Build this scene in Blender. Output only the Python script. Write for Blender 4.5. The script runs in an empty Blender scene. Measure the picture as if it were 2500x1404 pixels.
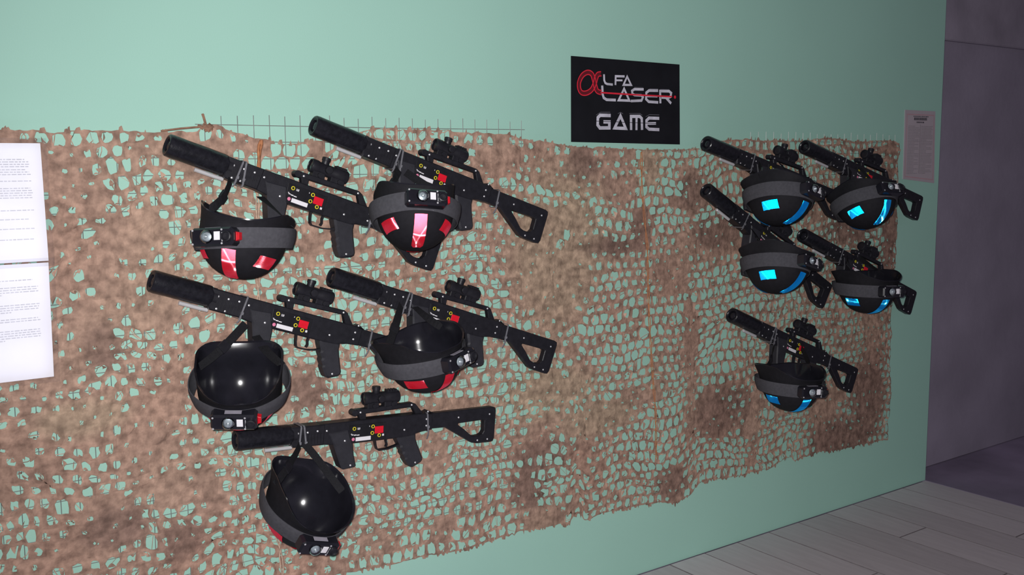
import bpy, bmesh, math, random
from mathutils import Vector, Matrix, noise
import numpy as np
R = math.radians
scn = bpy.context.scene
COL = scn.collection

# ---------------------------------------------------------------- camera
cam_d = bpy.data.cameras.new('camera')
cam = bpy.data.objects.new('camera', cam_d); COL.objects.link(cam)
cam_d.sensor_width = 36.0
cam_d.lens = 2462.4 / 2500 * 36.0
cam_d.clip_start = 0.02
YAW, PIT, ROL = 0.624664, -0.122727, -0.0072555
fw = Vector((math.sin(YAW)*math.cos(PIT), math.cos(YAW)*math.cos(PIT), math.sin(PIT)))
rt = fw.cross(Vector((0, 0, 1))).normalized(); up = rt.cross(fw)
c_, s_ = math.cos(ROL), math.sin(ROL)
r2 = rt*c_ + up*s_; u2 = up*c_ - rt*s_
CAM = Vector((0, -2.6581, 1.53))
mw = Matrix((r2, u2, -fw)).transposed().to_4x4(); mw.translation = CAM
cam.matrix_world = mw
scn.camera = cam

# ---------------------------------------------------------------- world, flash, exposure
world = bpy.data.worlds.new('world'); scn.world = world; world.use_nodes = True
bg = world.node_tree.nodes['Background']
bg.inputs['Color'].default_value = (0.30, 0.25, 0.34, 1)
bg.inputs['Strength'].default_value = 0.20
fl = bpy.data.lights.new('camera_flash', 'SPOT')        # the flash of the camera that took the picture
fl.energy = 350; fl.color = (1.0, 0.985, 0.98)
fl.shadow_soft_size = 0.018
fl.spot_size = R(108); fl.spot_blend = 1.0
flo = bpy.data.objects.new('camera_flash', fl); COL.objects.link(flo)
aim = (fw + 0.10*r2 + 0.0*u2).normalized()
flo.rotation_euler = aim.to_track_quat('-Z', 'Y').to_euler()
flo.location = CAM - r2*0.022 + u2*0.028
vs = scn.view_settings
vs.view_transform = 'Standard'; vs.look = 'None'; vs.gamma = 1.0; vs.use_curve_mapping = False
vs.exposure = 0.0
scn.cycles.max_bounces = 8
scn.cycles.glossy_bounces = 6
scn.cycles.transparent_max_bounces = 12
scn.cycles.blur_glossy = 0.0

# ---------------------------------------------------------------- materials
def nt(name):
    m = bpy.data.materials.new(name); m.use_nodes = True
    n = m.node_tree
    return m, n, n.nodes['Principled BSDF']
def plain(name, col, rough=0.5, metal=0.0, var=0.15, scale=40.0, bump=0.0, spec=0.5, coat=0.0, bscale=None):
    m, n, b = nt(name)
    tc = n.nodes.new('ShaderNodeTexCoord')
    tx = n.nodes.new('ShaderNodeTexNoise'); tx.inputs['Scale'].default_value = scale; tx.inputs['Detail'].default_value = 4
    n.links.new(tc.outputs['Object'], tx.inputs['Vector'])
    rp = n.nodes.new('ShaderNodeValToRGB')
    lo = [max(0, c*(1-var)) for c in col]; hi = [min(1, c*(1+var)) for c in col]
    rp.color_ramp.elements[0].position = .3; rp.color_ramp.elements[1].position = .7
    rp.color_ramp.elements[0].color = (*lo, 1); rp.color_ramp.elements[1].color = (*hi, 1)
    n.links.new(tx.outputs['Fac'], rp.inputs['Fac'])
    n.links.new(rp.outputs['Color'], b.inputs['Base Color'])
    b.inputs['Roughness'].default_value = rough; b.inputs['Metallic'].default_value = metal
    b.inputs['Specular IOR Level'].default_value = spec
    b.inputs['Coat Weight'].default_value = coat; b.inputs['Coat Roughness'].default_value = .08
    if bump:
        t2 = n.nodes.new('ShaderNodeTexNoise'); t2.inputs['Scale'].default_value = bscale or scale*4; t2.inputs['Detail'].default_value = 3
        n.links.new(tc.outputs['Object'], t2.inputs['Vector'])
        bp = n.nodes.new('ShaderNodeBump'); bp.inputs['Strength'].default_value = bump; bp.inputs['Distance'].default_value = .002
        n.links.new(t2.outputs['Fac'], bp.inputs['Height']); n.links.new(bp.outputs['Normal'], b.inputs['Normal'])
    return m

M = {}
M['mint'] = plain('mint_paint', (0.375, 0.640, 0.54), .62, var=.03, scale=1.3, bump=.12, bscale=260, spec=.25)
M['black'] = plain('black_plastic', (0.0150, 0.0148, 0.0195), .42, var=.2, scale=60, bump=.15, bscale=500, spec=.35)
M['sil'] = plain('black_leatherette', (0.0130, 0.0130, 0.0175), .27, var=.3, scale=90, bump=.35, bscale=160, spec=.4)
M['grip'] = plain('dark_grey_plastic', (0.026, 0.026, 0.033), .5, var=.15, scale=60, bump=.2, bscale=600, spec=.4)
M['gloss'] = plain('glossy_black_plastic', (0.0130, 0.0128, 0.0180), .16, var=.2, scale=20, spec=.5)
M['matte'] = plain('matte_black_cover', (0.0125, 0.0120, 0.0155), .75, var=.15, scale=70, bump=.2, bscale=900, spec=.2)
M['band'] = plain('grey_elastic_fabric', (0.072, 0.071, 0.082), .85, var=.12, scale=120, bump=.4, bscale=1400, spec=.15)
M['webbing'] = plain('black_webbing', (0.014, 0.014, 0.017), .8, var=.25, scale=300, bump=.3, bscale=900, spec=.2)
M['chrome'] = plain('brushed_steel', (0.72, 0.71, 0.73), .30, metal=.35, var=.05, scale=30)
M['screw'] = plain('screw_steel', (0.85, 0.85, 0.88), .42, metal=.6, var=.05, scale=30)
M['tie'] = plain('clear_grey_nylon', (0.17, 0.17, 0.19), .35, var=.2, scale=40)
M['yellow'] = plain('yellow_print', (0.72, 0.62, 0.03), .5, var=.05)
M['red'] = plain('red_window', (0.75, 0.012, 0.03), .3, var=.1)
M['redled'] = plain('red_led_cover', (0.55, 0.01, 0.02), .3, var=.1)
M['white'] = plain('white_label', (0.80, 0.78, 0.82), .5, var=.05)
M['panel'] = plain('dark_panel_film', (0.016, 0.016, 0.019), .22, var=.2, scale=30)
M['pink'] = plain('pink_print', (0.75, 0.22, 0.36), .5, var=.05)
M['greylabel'] = plain('grey_label', (0.30, 0.28, 0.33), .5, var=.1)
M['paper'] = plain('white_paper', (0.86, 0.86, 0.93), .6, var=.02, scale=4)
M['paper2'] = plain('grey_notice_paper', (0.46, 0.40, 0.44), .7, var=.04, scale=8)
M['ink'] = plain('grey_ink', (0.56, 0.56, 0.61), .7, var=.1)
M['ink2'] = plain('faint_ink', (0.30, 0.27, 0.30), .7, var=.1)
M['ink3'] = plain('dark_ink', (0.10, 0.09, 0.11), .7, var=.1)
M['pinkedge'] = plain('pink_border', (0.50, 0.30, 0.34), .7, var=.05)
M['poster'] = plain('black_poster', (0.0085, 0.009, 0.012), .55, var=.2, scale=12, spec=.3)
M['pwhite'] = plain('silver_print', (0.55, 0.54, 0.62), .6, var=.22, scale=28)
M['pghost'] = plain('dim_silver_print', (0.10, 0.10, 0.12), .6, var=.2)
M['pred'] = plain('bright_red_print', (0.72, 0.02, 0.045), .6, var=.1)
M['pdred'] = plain('deep_red_print', (0.13, 0.006, 0.014), .6, var=.1)
M['cloth_knot'] = plain('knotted_cloth', (0.27, 0.15, 0.10), .9, var=.3, scale=80)
M['wire'] = plain('dull_wire', (0.30, 0.31, 0.30), .5, metal=.2, var=.2, scale=20)
M['twine'] = plain('orange_twine', (0.42, 0.17, 0.075), .9, var=.3, scale=80)
M['twine2'] = plain('pale_cord', (0.50, 0.36, 0.27), .9, var=.3, scale=90)
M['plank_dark'] = plain('dark_floor', (0.29, 0.24, 0.34), .8, var=.35, scale=2.2, bump=.2, bscale=60)
M['farwall'] = plain('purple_grey_plaster', (0.31, 0.275, 0.35), .85, var=.13, scale=2.6, bump=.5, bscale=35, spec=.2)
M['beam'] = plain('grey_plaster_beam', (0.315, 0.28, 0.345), .85, var=.15, scale=5, bump=.5, bscale=35, spec=.2)

# floor plank: each plank picks its own tone
m, n, b = nt('grey_brown_laminate')
oi = n.nodes.new('ShaderNodeObjectInfo'); tc = n.nodes.new('ShaderNodeTexCoord')
mp = n.nodes.new('ShaderNodeMapping'); mp.inputs['Scale'].default_value = (40, 5, 5)
wv = n.nodes.new('ShaderNodeTexNoise'); wv.inputs['Scale'].default_value = 1.0; wv.inputs['Detail'].default_value = 6
n.links.new(tc.outputs['Object'], mp.inputs['Vector']); n.links.new(mp.outputs['Vector'], wv.inputs['Vector'])
ad = n.nodes.new('ShaderNodeMath'); ad.operation = 'MULTIPLY_ADD'; ad.inputs[1].default_value = .60; 
n.links.new(wv.outputs['Fac'], ad.inputs[0]); 
m2 = n.nodes.new('ShaderNodeMath'); m2.operation = 'MULTIPLY'; m2.inputs[1].default_value = .50
n.links.new(oi.outputs['Random'], m2.inputs[0]); n.links.new(m2.outputs[0], ad.inputs[2])
rp = n.nodes.new('ShaderNodeValToRGB')
rp.color_ramp.elements[0].position = .15; rp.color_ramp.elements[0].color = (0.44, 0.385, 0.41, 1)
rp.color_ramp.elements[1].position = .85; rp.color_ramp.elements[1].color = (0.66, 0.59, 0.62, 1)
n.links.new(ad.outputs[0], rp.inputs['Fac']); n.links.new(rp.outputs['Color'], b.inputs['Base Color'])
b.inputs['Roughness'].default_value = .55
M['plank'] = m
M['plank_edge'] = plain('dark_plank_edge', (0.19, 0.165, 0.175), .8)

# camouflage cloth: brown print with darker and tan patches (per-vertex print colour)
m, n, b = nt('camouflage_cloth')
at = n.nodes.new('ShaderNodeAttribute'); at.attribute_name = 'print'
tc = n.nodes.new('ShaderNodeTexCoord')
t1 = n.nodes.new('ShaderNodeTexNoise'); t1.inputs['Scale'].default_value = 42; t1.inputs['Detail'].default_value = 5
n.links.new(tc.outputs['Object'], t1.inputs['Vector'])
mx = n.nodes.new('ShaderNodeMix'); mx.data_type = 'RGBA'; mx.blend_type = 'MULTIPLY'; mx.inputs[0].default_value = 1
rp = n.nodes.new('ShaderNodeValToRGB')
rp.color_ramp.elements[0].position = .3; rp.color_ramp.elements[0].color = (.58, .57, .57, 1)
rp.color_ramp.elements[1].position = .7; rp.color_ramp.elements[1].color = (1.32, 1.33, 1.33, 1)
n.links.new(t1.outputs['Fac'], rp.inputs['Fac'])
n.links.new(at.outputs['Color'], mx.inputs[6]); n.links.new(rp.outputs['Color'], mx.inputs[7])
n.links.new(mx.outputs[2], b.inputs['Base Color'])
b.inputs['Roughness'].default_value = .82; b.inputs['Specular IOR Level'].default_value = .25
bp = n.nodes.new('ShaderNodeBump'); bp.inputs['Strength'].default_value = .6; bp.inputs['Distance'].default_value = .004
t2 = n.nodes.new('ShaderNodeTexNoise'); t2.inputs['Scale'].default_value = 110; t2.inputs['Detail'].default_value = 4
n.links.new(tc.outputs['Object'], t2.inputs['Vector']); n.links.new(t2.outputs['Fac'], bp.inputs['Height']); n.links.new(bp.outputs['Normal'], b.inputs['Normal'])
M['net'] = m

# retroreflective tape: tinted mirror facets (the cube-corner relief is in the mesh)
def retro(name, col, base, rough=.08):
    m, n, b = nt(name)
    b.inputs['Base Color'].default_value = (*col, 1); b.inputs['Metallic'].default_value = 1.0
    b.inputs['Roughness'].default_value = rough
    tc = n.nodes.new('ShaderNodeTexCoord'); t = n.nodes.new('ShaderNodeTexNoise'); t.inputs['Scale'].default_value = 30
    n.links.new(tc.outputs['Object'], t.inputs['Vector'])
    mr = n.nodes.new('ShaderNodeMapRange'); mr.inputs[3].default_value = rough*.9; mr.inputs[4].default_value = rough*1.15
    n.links.new(t.outputs['Fac'], mr.inputs[0]); n.links.new(mr.outputs[0], b.inputs['Roughness'])
    df = n.nodes.new('ShaderNodeBsdfDiffuse'); df.inputs['Color'].default_value = (*base, 1)
    mxs = n.nodes.new('ShaderNodeMixShader'); mxs.inputs[0].default_value = .32
    n.links.new(b.outputs[0], mxs.inputs[1]); n.links.new(df.outputs[0], mxs.inputs[2])
    n.links.new(mxs.outputs[0], n.nodes['Material Output'].inputs['Surface'])
    return m
M['tape_red'] = retro('red_reflective_tape', (1.0, .42, .50), (.95, .012, .035))
M['tape_blue'] = retro('blue_reflective_tape', (.06, .72, 1.0), (.004, .30, .95))

def glass(name, tint, glossmix, rough):
    m, n, b = nt(name); n.nodes.remove(b)
    tr = n.nodes.new('ShaderNodeBsdfTransparent'); tr.inputs['Color'].default_value = (*tint, 1)
    gl = n.nodes.new('ShaderNodeBsdfGlossy'); gl.inputs['Roughness'].default_value = rough
    tc = n.nodes.new('ShaderNodeTexCoord'); t = n.nodes.new('ShaderNodeTexNoise'); t.inputs['Scale'].default_value = 22; t.inputs['Detail'].default_value = 3
    n.links.new(tc.outputs['Object'], t.inputs['Vector'])
    bp = n.nodes.new('ShaderNodeBump'); bp.inputs['Strength'].default_value = .35; bp.inputs['Distance'].default_value = .004
    n.links.new(t.outputs['Fac'], bp.inputs['Height']); n.links.new(bp.outputs['Normal'], gl.inputs['Normal'])
    fr = n.nodes.new('ShaderNodeFresnel'); fr.inputs['IOR'].default_value = 1.5
    ml = n.nodes.new('ShaderNodeMath'); ml.operation = 'MULTIPLY'; ml.inputs[1].default_value = glossmix; ml.use_clamp = True
    n.links.new(fr.outputs[0], ml.inputs[0])
    ms = n.nodes.new('ShaderNodeMixShader'); n.links.new(ml.outputs[0], ms.inputs[0])
    n.links.new(tr.outputs[0], ms.inputs[1]); n.links.new(gl.outputs[0], ms.inputs[2])
    n.links.new(ms.outputs[0], n.nodes['Material Output'].inputs['Surface'])
    return m
M['sleeve'] = glass('clear_plastic_sleeve', (.97, .97, .98), 2.0, .16)
M['lens'] = glass('clear_lens_plastic', (.80, .86, .88), 3.0, .06)

# ---------------------------------------------------------------- mesh helpers
class MB:
    def __init__(s): s.v = []; s.f = []
    def add(s, vs, fs):
        o = len(s.v); s.v += [tuple(v) for v in vs]; s.f += [tuple(i+o for i in f) for f in fs]; return o
    def box(s, c, d, rot=None):
        vs = []
        for x in (-.5, .5):
            for y in (-.5, .5):
                for z in (-.5, .5):
                    p = Vector((x*d[0], y*d[1], z*d[2]))
                    if rot is not None: p = rot @ p
                    vs.append(p + Vector(c))
        s.add(vs, [(0,1,3,2),(4,6,7,5),(0,4,5,1),(2,3,7,6),(0,2,6,4),(1,5,7,3)])
    def prism(s, out, y0, y1, bev=0.002):
        # outline (x,z) extruded between y0 (near the viewer) and y1, front and back edges chamfered
        n = len(out); P = [Vector((a, b)) for a, b in out]
        area = sum(P[i].x*P[(i+1)%n].y - P[(i+1)%n].x*P[i].y for i in range(n))
        if area < 0: P.reverse()
        ins = []
        for i in range(n):
            a, b_, c = P[i-1], P[i], P[(i+1)%n]
            d1 = (b_-a).normalized(); d2 = (c-b_).normalized()
            n1 = Vector((-d1.y, d1.x)); n2 = Vector((-d2.y, d2.x))
            q = n1+n2; k = max(.5, 1+n1.dot(n2)); ins.append(b_ + q*(bev/k))
        L = [[(p.x, y0, p.y) for p in ins], [(p.x, y0+bev, p.y) for p in P], [(p.x, y1-bev, p.y) for p in P], [(p.x, y1, p.y) for p in ins]]
        vs = sum(L, []); fs = []
        for k in range(3):
            for i in range(n):
                j = (i+1) % n; fs.append((k*n+i, k*n+j, (k+1)*n+j, (k+1)*n+i))
        fs.append(tuple(reversed(range(n)))[::-1]); fs.append(tuple(reversed(range(3*n, 4*n))))
        s.add(vs, fs)
    def lathe(s, prof, o=(0,0,0), ax=(1,0,0), n=20):
        ax = Vector(ax).normalized(); a = ax.orthogonal().normalized(); b = ax.cross(a); o = Vector(o); vs = []; fs = []
        for x, r in prof:
            for k in range(n):
                t = 2*math.pi*k/n; vs.append(o + ax*x + (a*math.cos(t)+b*math.sin(t))*max(r, 1e-5))
        for i in range(len(prof)-1):
            for k in range(n):
                j = (k+1) % n; fs.append((i*n+k, i*n+j, (i+1)*n+j, (i+1)*n+k))
        s.add(vs, fs)
    def tube(s, pts, r, n=6):
        P = [Vector(p) for p in pts]; vs = []; fs = []
        for i, p in enumerate(P):
            t = (P[min(i+1, len(P)-1)] - P[max(i-1, 0)]).normalized()
            a = t.cross(Vector((0.13, 1, .07))).normalized(); b = t.cross(a)
            for k in range(n):
                w = 2*math.pi*k/n; vs.append(p + (a*math.cos(w)+b*math.sin(w))*r)
        for i in range(len(P)-1):
            for k in range(n):
                j = (k+1) % n; fs.append((i*n+k, i*n+j, (i+1)*n+j, (i+1)*n+k))
        fs.append(tuple(range(n))); fs.append(tuple(range((len(P)-1)*n, len(P)*n)))
        s.add(vs, fs)
    def ribbon(s, pts, wid, th):
        # strap: wid = list of half-width vectors, th = thickness
        n = len(pts); vs = []; fs = []
        for i in range(n):
            p = Vector(pts[i]); w = Vector(wid[i])
            t = (Vector(pts[min(i+1, n-1)]) - Vector(pts[max(i-1, 0)])).normalized()
            nn = t.cross(w).normalized()*th*.5
            vs += [p-w-nn, p+w-nn, p+w+nn, p-w+nn]
        for i in range(n-1):
            for k in range(4):
                j = (k+1) % 4; fs.append((i*4+k, i*4+j, i*4+4+j, i*4+4+k))
        fs += [(0,1,2,3), ((n-1)*4, (n-1)*4+3, (n-1)*4+2, (n-1)*4+1)]
        s.add(vs, fs)
    def build(s, name, mat, parent=None, smooth=False, angle=35):
        me = bpy.data.meshes.new(name); me.from_pydata(s.v, [], s.f)
        bm = bmesh.new(); bm.from_mesh(me); bmesh.ops.recalc_face_normals(bm, faces=bm.faces)
        if smooth:
            ca = R(angle)
            for e in bm.edges:
                e.smooth = not (len(e.link_faces) == 2 and e.calc_face_angle(0) > ca)
            for f in bm.faces: f.smooth = True
        bm.to_mesh(me); bm.free()
        if mat is not None: me.materials.append(mat)
        o = bpy.data.objects.new(name, me); COL.objects.link(o)
        if parent is not None: o.parent = parent
        return o
def tag(o, label=None, cat=None, group=None, kind=None):
    if label: o['label'] = label
    if cat: o['category'] = cat
    if group: o['group'] = group
    if kind: o['kind'] = kind
    return o
def empty(name, loc=(0,0,0)):
    o = bpy.data.objects.new(name, None); o.empty_display_size = .05; o.location = loc; COL.objects.link(o); return o
def kids(o): return KID.get(o.name, [])
def copy_tree(o, parent=None):
    c = o.copy(); COL.objects.link(c); c.parent = parent
    for ch in list(o.children): copy_tree(ch, c)
    return c
random.seed(7)

# ---------------------------------------------------------------- setting
WX1 = 4.362
b = MB(); b.box(((-1.6+WX1)/2, .055, 1.4), (WX1+1.6, .11, 2.8)); tag(b.build('wall_back', M['mint']), kind='structure')
b = MB(); b.box((6.6, .17, 1.4), (5.4, .1, 2.8)); fwall = b.build('wall_right', M['farwall']); tag(fwall, kind='structure')
b = MB(); b.prism([(4.372, 2.094), (9.2, 2.094), (9.2, 2.8), (4.372, 2.8)], .095, .14, .006); tag(b.build('trim_1', M['beam']), kind='structure')
b = MB(); b.box((6.8, -1.9, -.03), (4.85, 4.4, .05)); b.box((1.4, -2.0, -.045), (6.0, 4.2, .06))
fl0 = b.build('floor', M['plank_dark']); tag(fl0, kind='structure')
# laminate planks run out from the mint wall, end joints staggered
pw = .19
plank_meshes = {}
def plank(x0, y0, y1, x1=None):
    w = (x1 or x0+pw) - x0
    key = (round(w, 3), round(y1-y0, 3))
    if key not in plank_meshes:
        mb = MB(); W_, L_ = w-.003, (y1-y0)-.003; t = .008; e = .0016
        vs = [(-W_/2, -L_/2, -t), (W_/2, -L_/2, -t), (W_/2, L_/2, -t), (-W_/2, L_/2, -t),
              (-W_/2, -L_/2, -e), (W_/2, -L_/2, -e), (W_/2, L_/2, -e), (-W_/2, L_/2, -e),
              (-W_/2+e, -L_/2+e, 0), (W_/2-e, -L_/2+e, 0), (W_/2-e, L_/2-e, 0), (-W_/2+e, L_/2-e, 0)]
        fs = [(8,9,10,11)] + [(k, (k+1)%4, 4+(k+1)%4, 4+k) for k in range(4)] + [(4+k, 4+(k+1)%4, 8+(k+1)%4, 8+k) for k in range(4)]
        mb.add(vs, fs); o = mb.build('plank', M['plank'], fl0); o.data.materials.append(M['plank_edge'])
        for q, f in enumerate(o.data.polygons): f.material_index = 0 if abs(f.normal.z) > .99 else 1
        plank_meshes[key] = o.data
    else:
        o = bpy.data.objects.new('plank', plank_meshes[key]); COL.objects.link(o); o.parent = fl0
    o.location = ((x0+x0+w)/2, (y0+y1)/2, random.uniform(-.0006, .0002))
i = 0; x = WX1 - .004
offs = [0, .62, .27, .9, .45, .08, .74]
while x > 1.9:
    L = 1.26; y = -.004; o = offs[i % 7]
    far = -2.1 if x > 2.6 else -.9
    first = True
    while y > far:
        ln = (L-o) if first and o else L
        plank(x-pw, y-ln, y); y -= ln; first = False
    x -= pw; i += 1

# ---------------------------------------------------------------- wire mesh panels on the wall (behind the net)
def wire_mesh(name, x0, x1, z0, z1, xoff, label, stub):
    r = empty(name, ((x0+x1)/2, 0, z0)); tag(r, label, 'wire mesh', 'welded wire mesh panels')
    P = .045; cx = (x0+x1)/2
    v = MB(); h = MB()
    x = x0 + xoff
    while x <= x1:
        v.tube([(x-cx, -.0085, 0), (x-cx+random.uniform(-.002, .002), -.0085, (z1-z0)*.5), (x-cx, -.0085, z1-z0+stub+random.uniform(-.004, .006))], .0011, 4); x += P
    z = z1
    while z > z0:
        h.tube([(x0-cx-.012, -.0062, z-z0), (0, -.0062, z-z0+random.uniform(-.002, .002)), (x1-cx+.012, -.0062, z-z0)], .0011, 4); z -= P
    a = v.build('upright_wires', M['wire'], r); tag(a, kind='stuff')
    c = h.build('cross_wires', M['wire'], r); tag(c, kind='stuff')
wire_mesh('wire_mesh', .905, 1.955, .40, 1.637, .012, 'thin wire mesh behind the red helmets, its wire tips showing above the net', .026)
wire_mesh('wire_mesh', 3.03, 4.0, .40, 1.606, .02, 'thin wire mesh behind the blue helmets, near the end of the green wall', .036)
wire_mesh('wire_mesh', .22, .87, .36, 1.55, .02, 'thin wire mesh behind the far left of the net, by the white notices', .0)

# ---------------------------------------------------------------- camouflage net
TOP = [[0.05,1.612],[0.431, 1.614], [0.484, 1.616], [0.741, 1.616], [0.813, 1.613], [0.888, 1.622], [0.91, 1.636], [0.938, 1.638], [0.987, 1.621], [1.055, 1.605], [1.149, 1.589], [1.223, 1.601], [1.405, 1.628], [1.658, 1.631], [1.763, 1.628], [1.889, 1.622], [1.937, 1.606], [2.088, 1.599], [2.15, 1.585], [2.475, 1.571], [2.636, 1.571], [2.806, 1.58], [2.872, 1.606], [2.985, 1.614], [3.055, 1.618], [3.223, 1.616], [3.48, 1.618], [3.728, 1.612], [3.97, 1.613], [4.03, 1.597]]
BOT = [[0.05,.33],[1.0,.325],[1.232, 0.316], [1.439, 0.302], [1.664, 0.288], [1.825, 0.299], [2.013, 0.293], [2.14, 0.279], [2.165,.31],[2.185,.31],[2.21,.279], [2.329, 0.284], [2.552, 0.266], [2.659, 0.251], [2.74, .262],[2.79, 0.300], [3.024, 0.281], [3.198, 0.282], [3.30,.31],[3.33,.31],[3.36,.285],[3.487, 0.291], [3.714, 0.279], [4.03, 0.262]]
CL = [(0.549, 1.531, 0.055, 0.054), (0.704, 1.364, 0.075, 0.041), (0.648, 1.262, 0.044, 0.078), (0.612, 1.138, 0.049, 0.083), (0.795, 1.561, 0.083, 0.023), (0.732, 1.327, 0.061, 0.037), (0.776, 1.17, 0.084, 0.037), (0.584, 1.496, 0.047, 0.08), (0.628, 1.073, 0.04, 0.062), (0.566, 1.336, 0.033, 0.1), (0.57, 0.902, 0.107, 0.047), (0.73, 0.867, 0.062, 0.066), (0.419, 0.844, 0.054, 0.029), (0.723, 0.747, 0.036, 0.066), (0.606, 0.666, 0.08, 0.037), (0.552, 0.585, 0.107, 0.042), (0.638, 0.604, 0.071, 0.043), (0.805, 0.533, 0.06, 0.056), (0.444, 0.547, 0.055, 0.026), (0.809, 0.976, 0.043, 0.066), (0.442, 0.973, 0.045, 0.021), (1.861, 1.538, 0.088, 0.051), (2.059, 1.5, 0.043, 0.081), (2.199, 1.526, 0.063, 0.055), (2.102, 1.309, 0.122, 0.096), (2.11, 1.143, 0.124, 0.098), (1.989, 1.179, 0.118, 0.108), (2.164, 1.223, 0.054, 0.153), (2.11, 1.045, 0.089, 0.063), (2.348, 1.241, 0.143, 0.036), (2.464, 1.286, 0.049, 0.088), (2.521, 1.524, 0.05, 0.087), (2.708, 1.418, 0.096, 0.083), (2.799, 1.232, 0.165, 0.054), (2.629, 1.12, 0.083, 0.091), (2.347, 1.426, 0.113, 0.04), (2.74, 0.911, 0.043, 0.094), (1.694, 0.767, 0.085, 0.037), (2.056, 0.77, 0.115, 0.056), (2.191, 0.802, 0.064, 0.05), (2.266, 0.638, 0.171, 0.056), (2.074, 0.639, 0.106, 0.05), (1.986, 0.568, 0.078, 0.049), (1.95, 0.433, 0.051, 0.086), (2.055, 0.332, 0.107, 0.037), (2.182, 0.548, 0.046, 0.058), (2.461, 0.683, 0.111, 0.042), (2.744, 0.738, 0.048, 0.079), (2.747, 0.563, 0.048, 0.096), (2.871, 0.56, 0.092, 0.106), (3.073, 0.52, 0.069, 0.084), (2.636, 0.327, 0.076, 0.068), (3.09, 0.365, 0.037, 0.069), (1.6, 0.636, 0.037, 0.052), (3.556, 0.526, 0.112, 0.072), (3.852, 0.502, 0.106, 0.169), (3.676, 0.335, 0.233, 0.083), (3.515, 0.452, 0.111, 0.054), (3.95, 1.228, 0.055, 0.218), (3.662, 1.24, 0.099, 0.049), (3.474, 1.333, 0.081, 0.042), (3.967, 1.568, 0.045, 0.054), (2.947, 1.544, 0.064, 0.044), (2.877, 1.212, 0.135, 0.054), (3.86, 0.778, 0.067, 0.129), (3.839, 0.578, 0.091, 0.075), (1.206, 1.302, 0.05, 0.041), (1.228, 1.566, 0.05, 0.023), (1.32, 0.81, 0.094, 0.037), (1.166, 0.881, 0.05, 0.048), (1.456, 0.726, 0.071, 0.026), (1.798, 1.503, 0.062, 0.038), (0.914, 1.587, 0.066, 0.023), (1.049, 1.594, 0.07, 0.015), (1.625, 0.364, 0.061, 0.027), (1.418, 0.358, 0.056, 0.026)]
OP = [(0.68, 1.576, 0.027, 0.012), (1.141, 1.549, 0.073, 0.039), (0.893, 1.621, 0.027, 0.01), (1.912, 0.872, 0.036, 0.036), (2.467, 1.409, 0.024, 0.051), (2.228, 0.977, 0.074, 0.023), (2.293, 1.007, 0.038, 0.023), (1.545, 0.515, 0.033, 0.059), (1.569, 0.427, 0.027, 0.029), (2.142, 0.321, 0.026, 0.021), (2.598, 0.421, 0.068, 0.022), (2.526, 0.395, 0.02, 0.04), (0.92, 0.712, 0.045, 0.014), (0.532, 1.237, 0.013, 0.055), (2.265, 0.858, 0.041, 0.021), (2.429, 0.868, 0.079, 0.027), (2.042, 1.433, 0.048, 0.019), (2.509, 0.874, 0.024, 0.105), (2.624, 1.435, 0.062, 0.045), (3.022, 0.98, 0.095, 0.033), (2.877, 0.785, 0.091, 0.081), (3.172, 0.513, 0.05, 0.024), (1.902, 0.722, 0.033, 0.035), (2.128, 1.266, 0.021, 0.027)]
DK = [(0.638, 0.604, 0.081, 0.049), (0.805, 0.533, 0.066, 0.051), (2.348, 1.241, 0.143, 0.036), (2.464, 1.286, 0.049, 0.088), (2.636, 0.327, 0.076, 0.068), (3.676, 0.335, 0.233, 0.083), (2.199, 1.526, 0.063, 0.055), (2.875, 1.275, 0.135, 0.07), (2.02, 0.548, 0.122, 0.05), (1.985, 0.455, 0.087, 0.086), (2.905, 0.571, 0.139, 0.099), (3.852, 0.502, 0.121, 0.15), (0.628, 1.073, 0.044, 0.062), (1.179, 0.88, 0.063, 0.054), (3.95, 1.228, 0.077, 0.254), (3.662, 1.24, 0.17, 0.07), (2.729, 1.417, 0.085, 0.06)]
TN = [(2.102, 1.254, 0.193, 0.261), (2.056, 0.756, 0.211, 0.085), (2.521, 1.524, 0.08, 0.116), (2.266, 0.638, 0.171, 0.059), (0.57, 0.902, 0.107, 0.047)]
TX, TZ = zip(*TOP); BX, BZ = zip(*BOT)
def ftop(x): return float(np.interp(x, TX, TZ))
def fbot(x): return float(np.interp(x, BX, BZ))
def blob(L, x, z):
    q = 0.0
    for cx, cz, rx, rz in L:
        d = ((x-cx)/rx)**2 + ((z-cz)/rz)**2
        if d < 3.2: q = max(q, 1.0 - max(0.0, (math.sqrt(d)-.75)/.6))
    return max(0.0, min(1.0, q))
def N(x, z, s, o=0.0): return noise.noise(Vector((x*s, z*s, o)))
def warp(x, z):
    e = min(1.0, max(0.0, min(ftop(x)-z, z-fbot(x))/.08)); e = .25+.75*e
    dx = .034*N(x, z, 4.5, 3.1)*e + .013*N(x, z, 15, 9.4)*e + .0055*N(x, z, 60, 5.5)
    dz = .040*N(x, z, 4.5, 7.7)*e + .014*N(x, z, 15, 1.4)*e + .0055*N(x, z, 60, 2.5)
    fold = N(x*1.6, z*.55, 5.5, 12.0)
    y = -.0135 - .008*(fold*.5+.5) - .003*(N(x, z, 26, 4.0)+.6) - .0015*N(x, z, 90, 8.)
    return (x+dx, y, z+dz)
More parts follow.
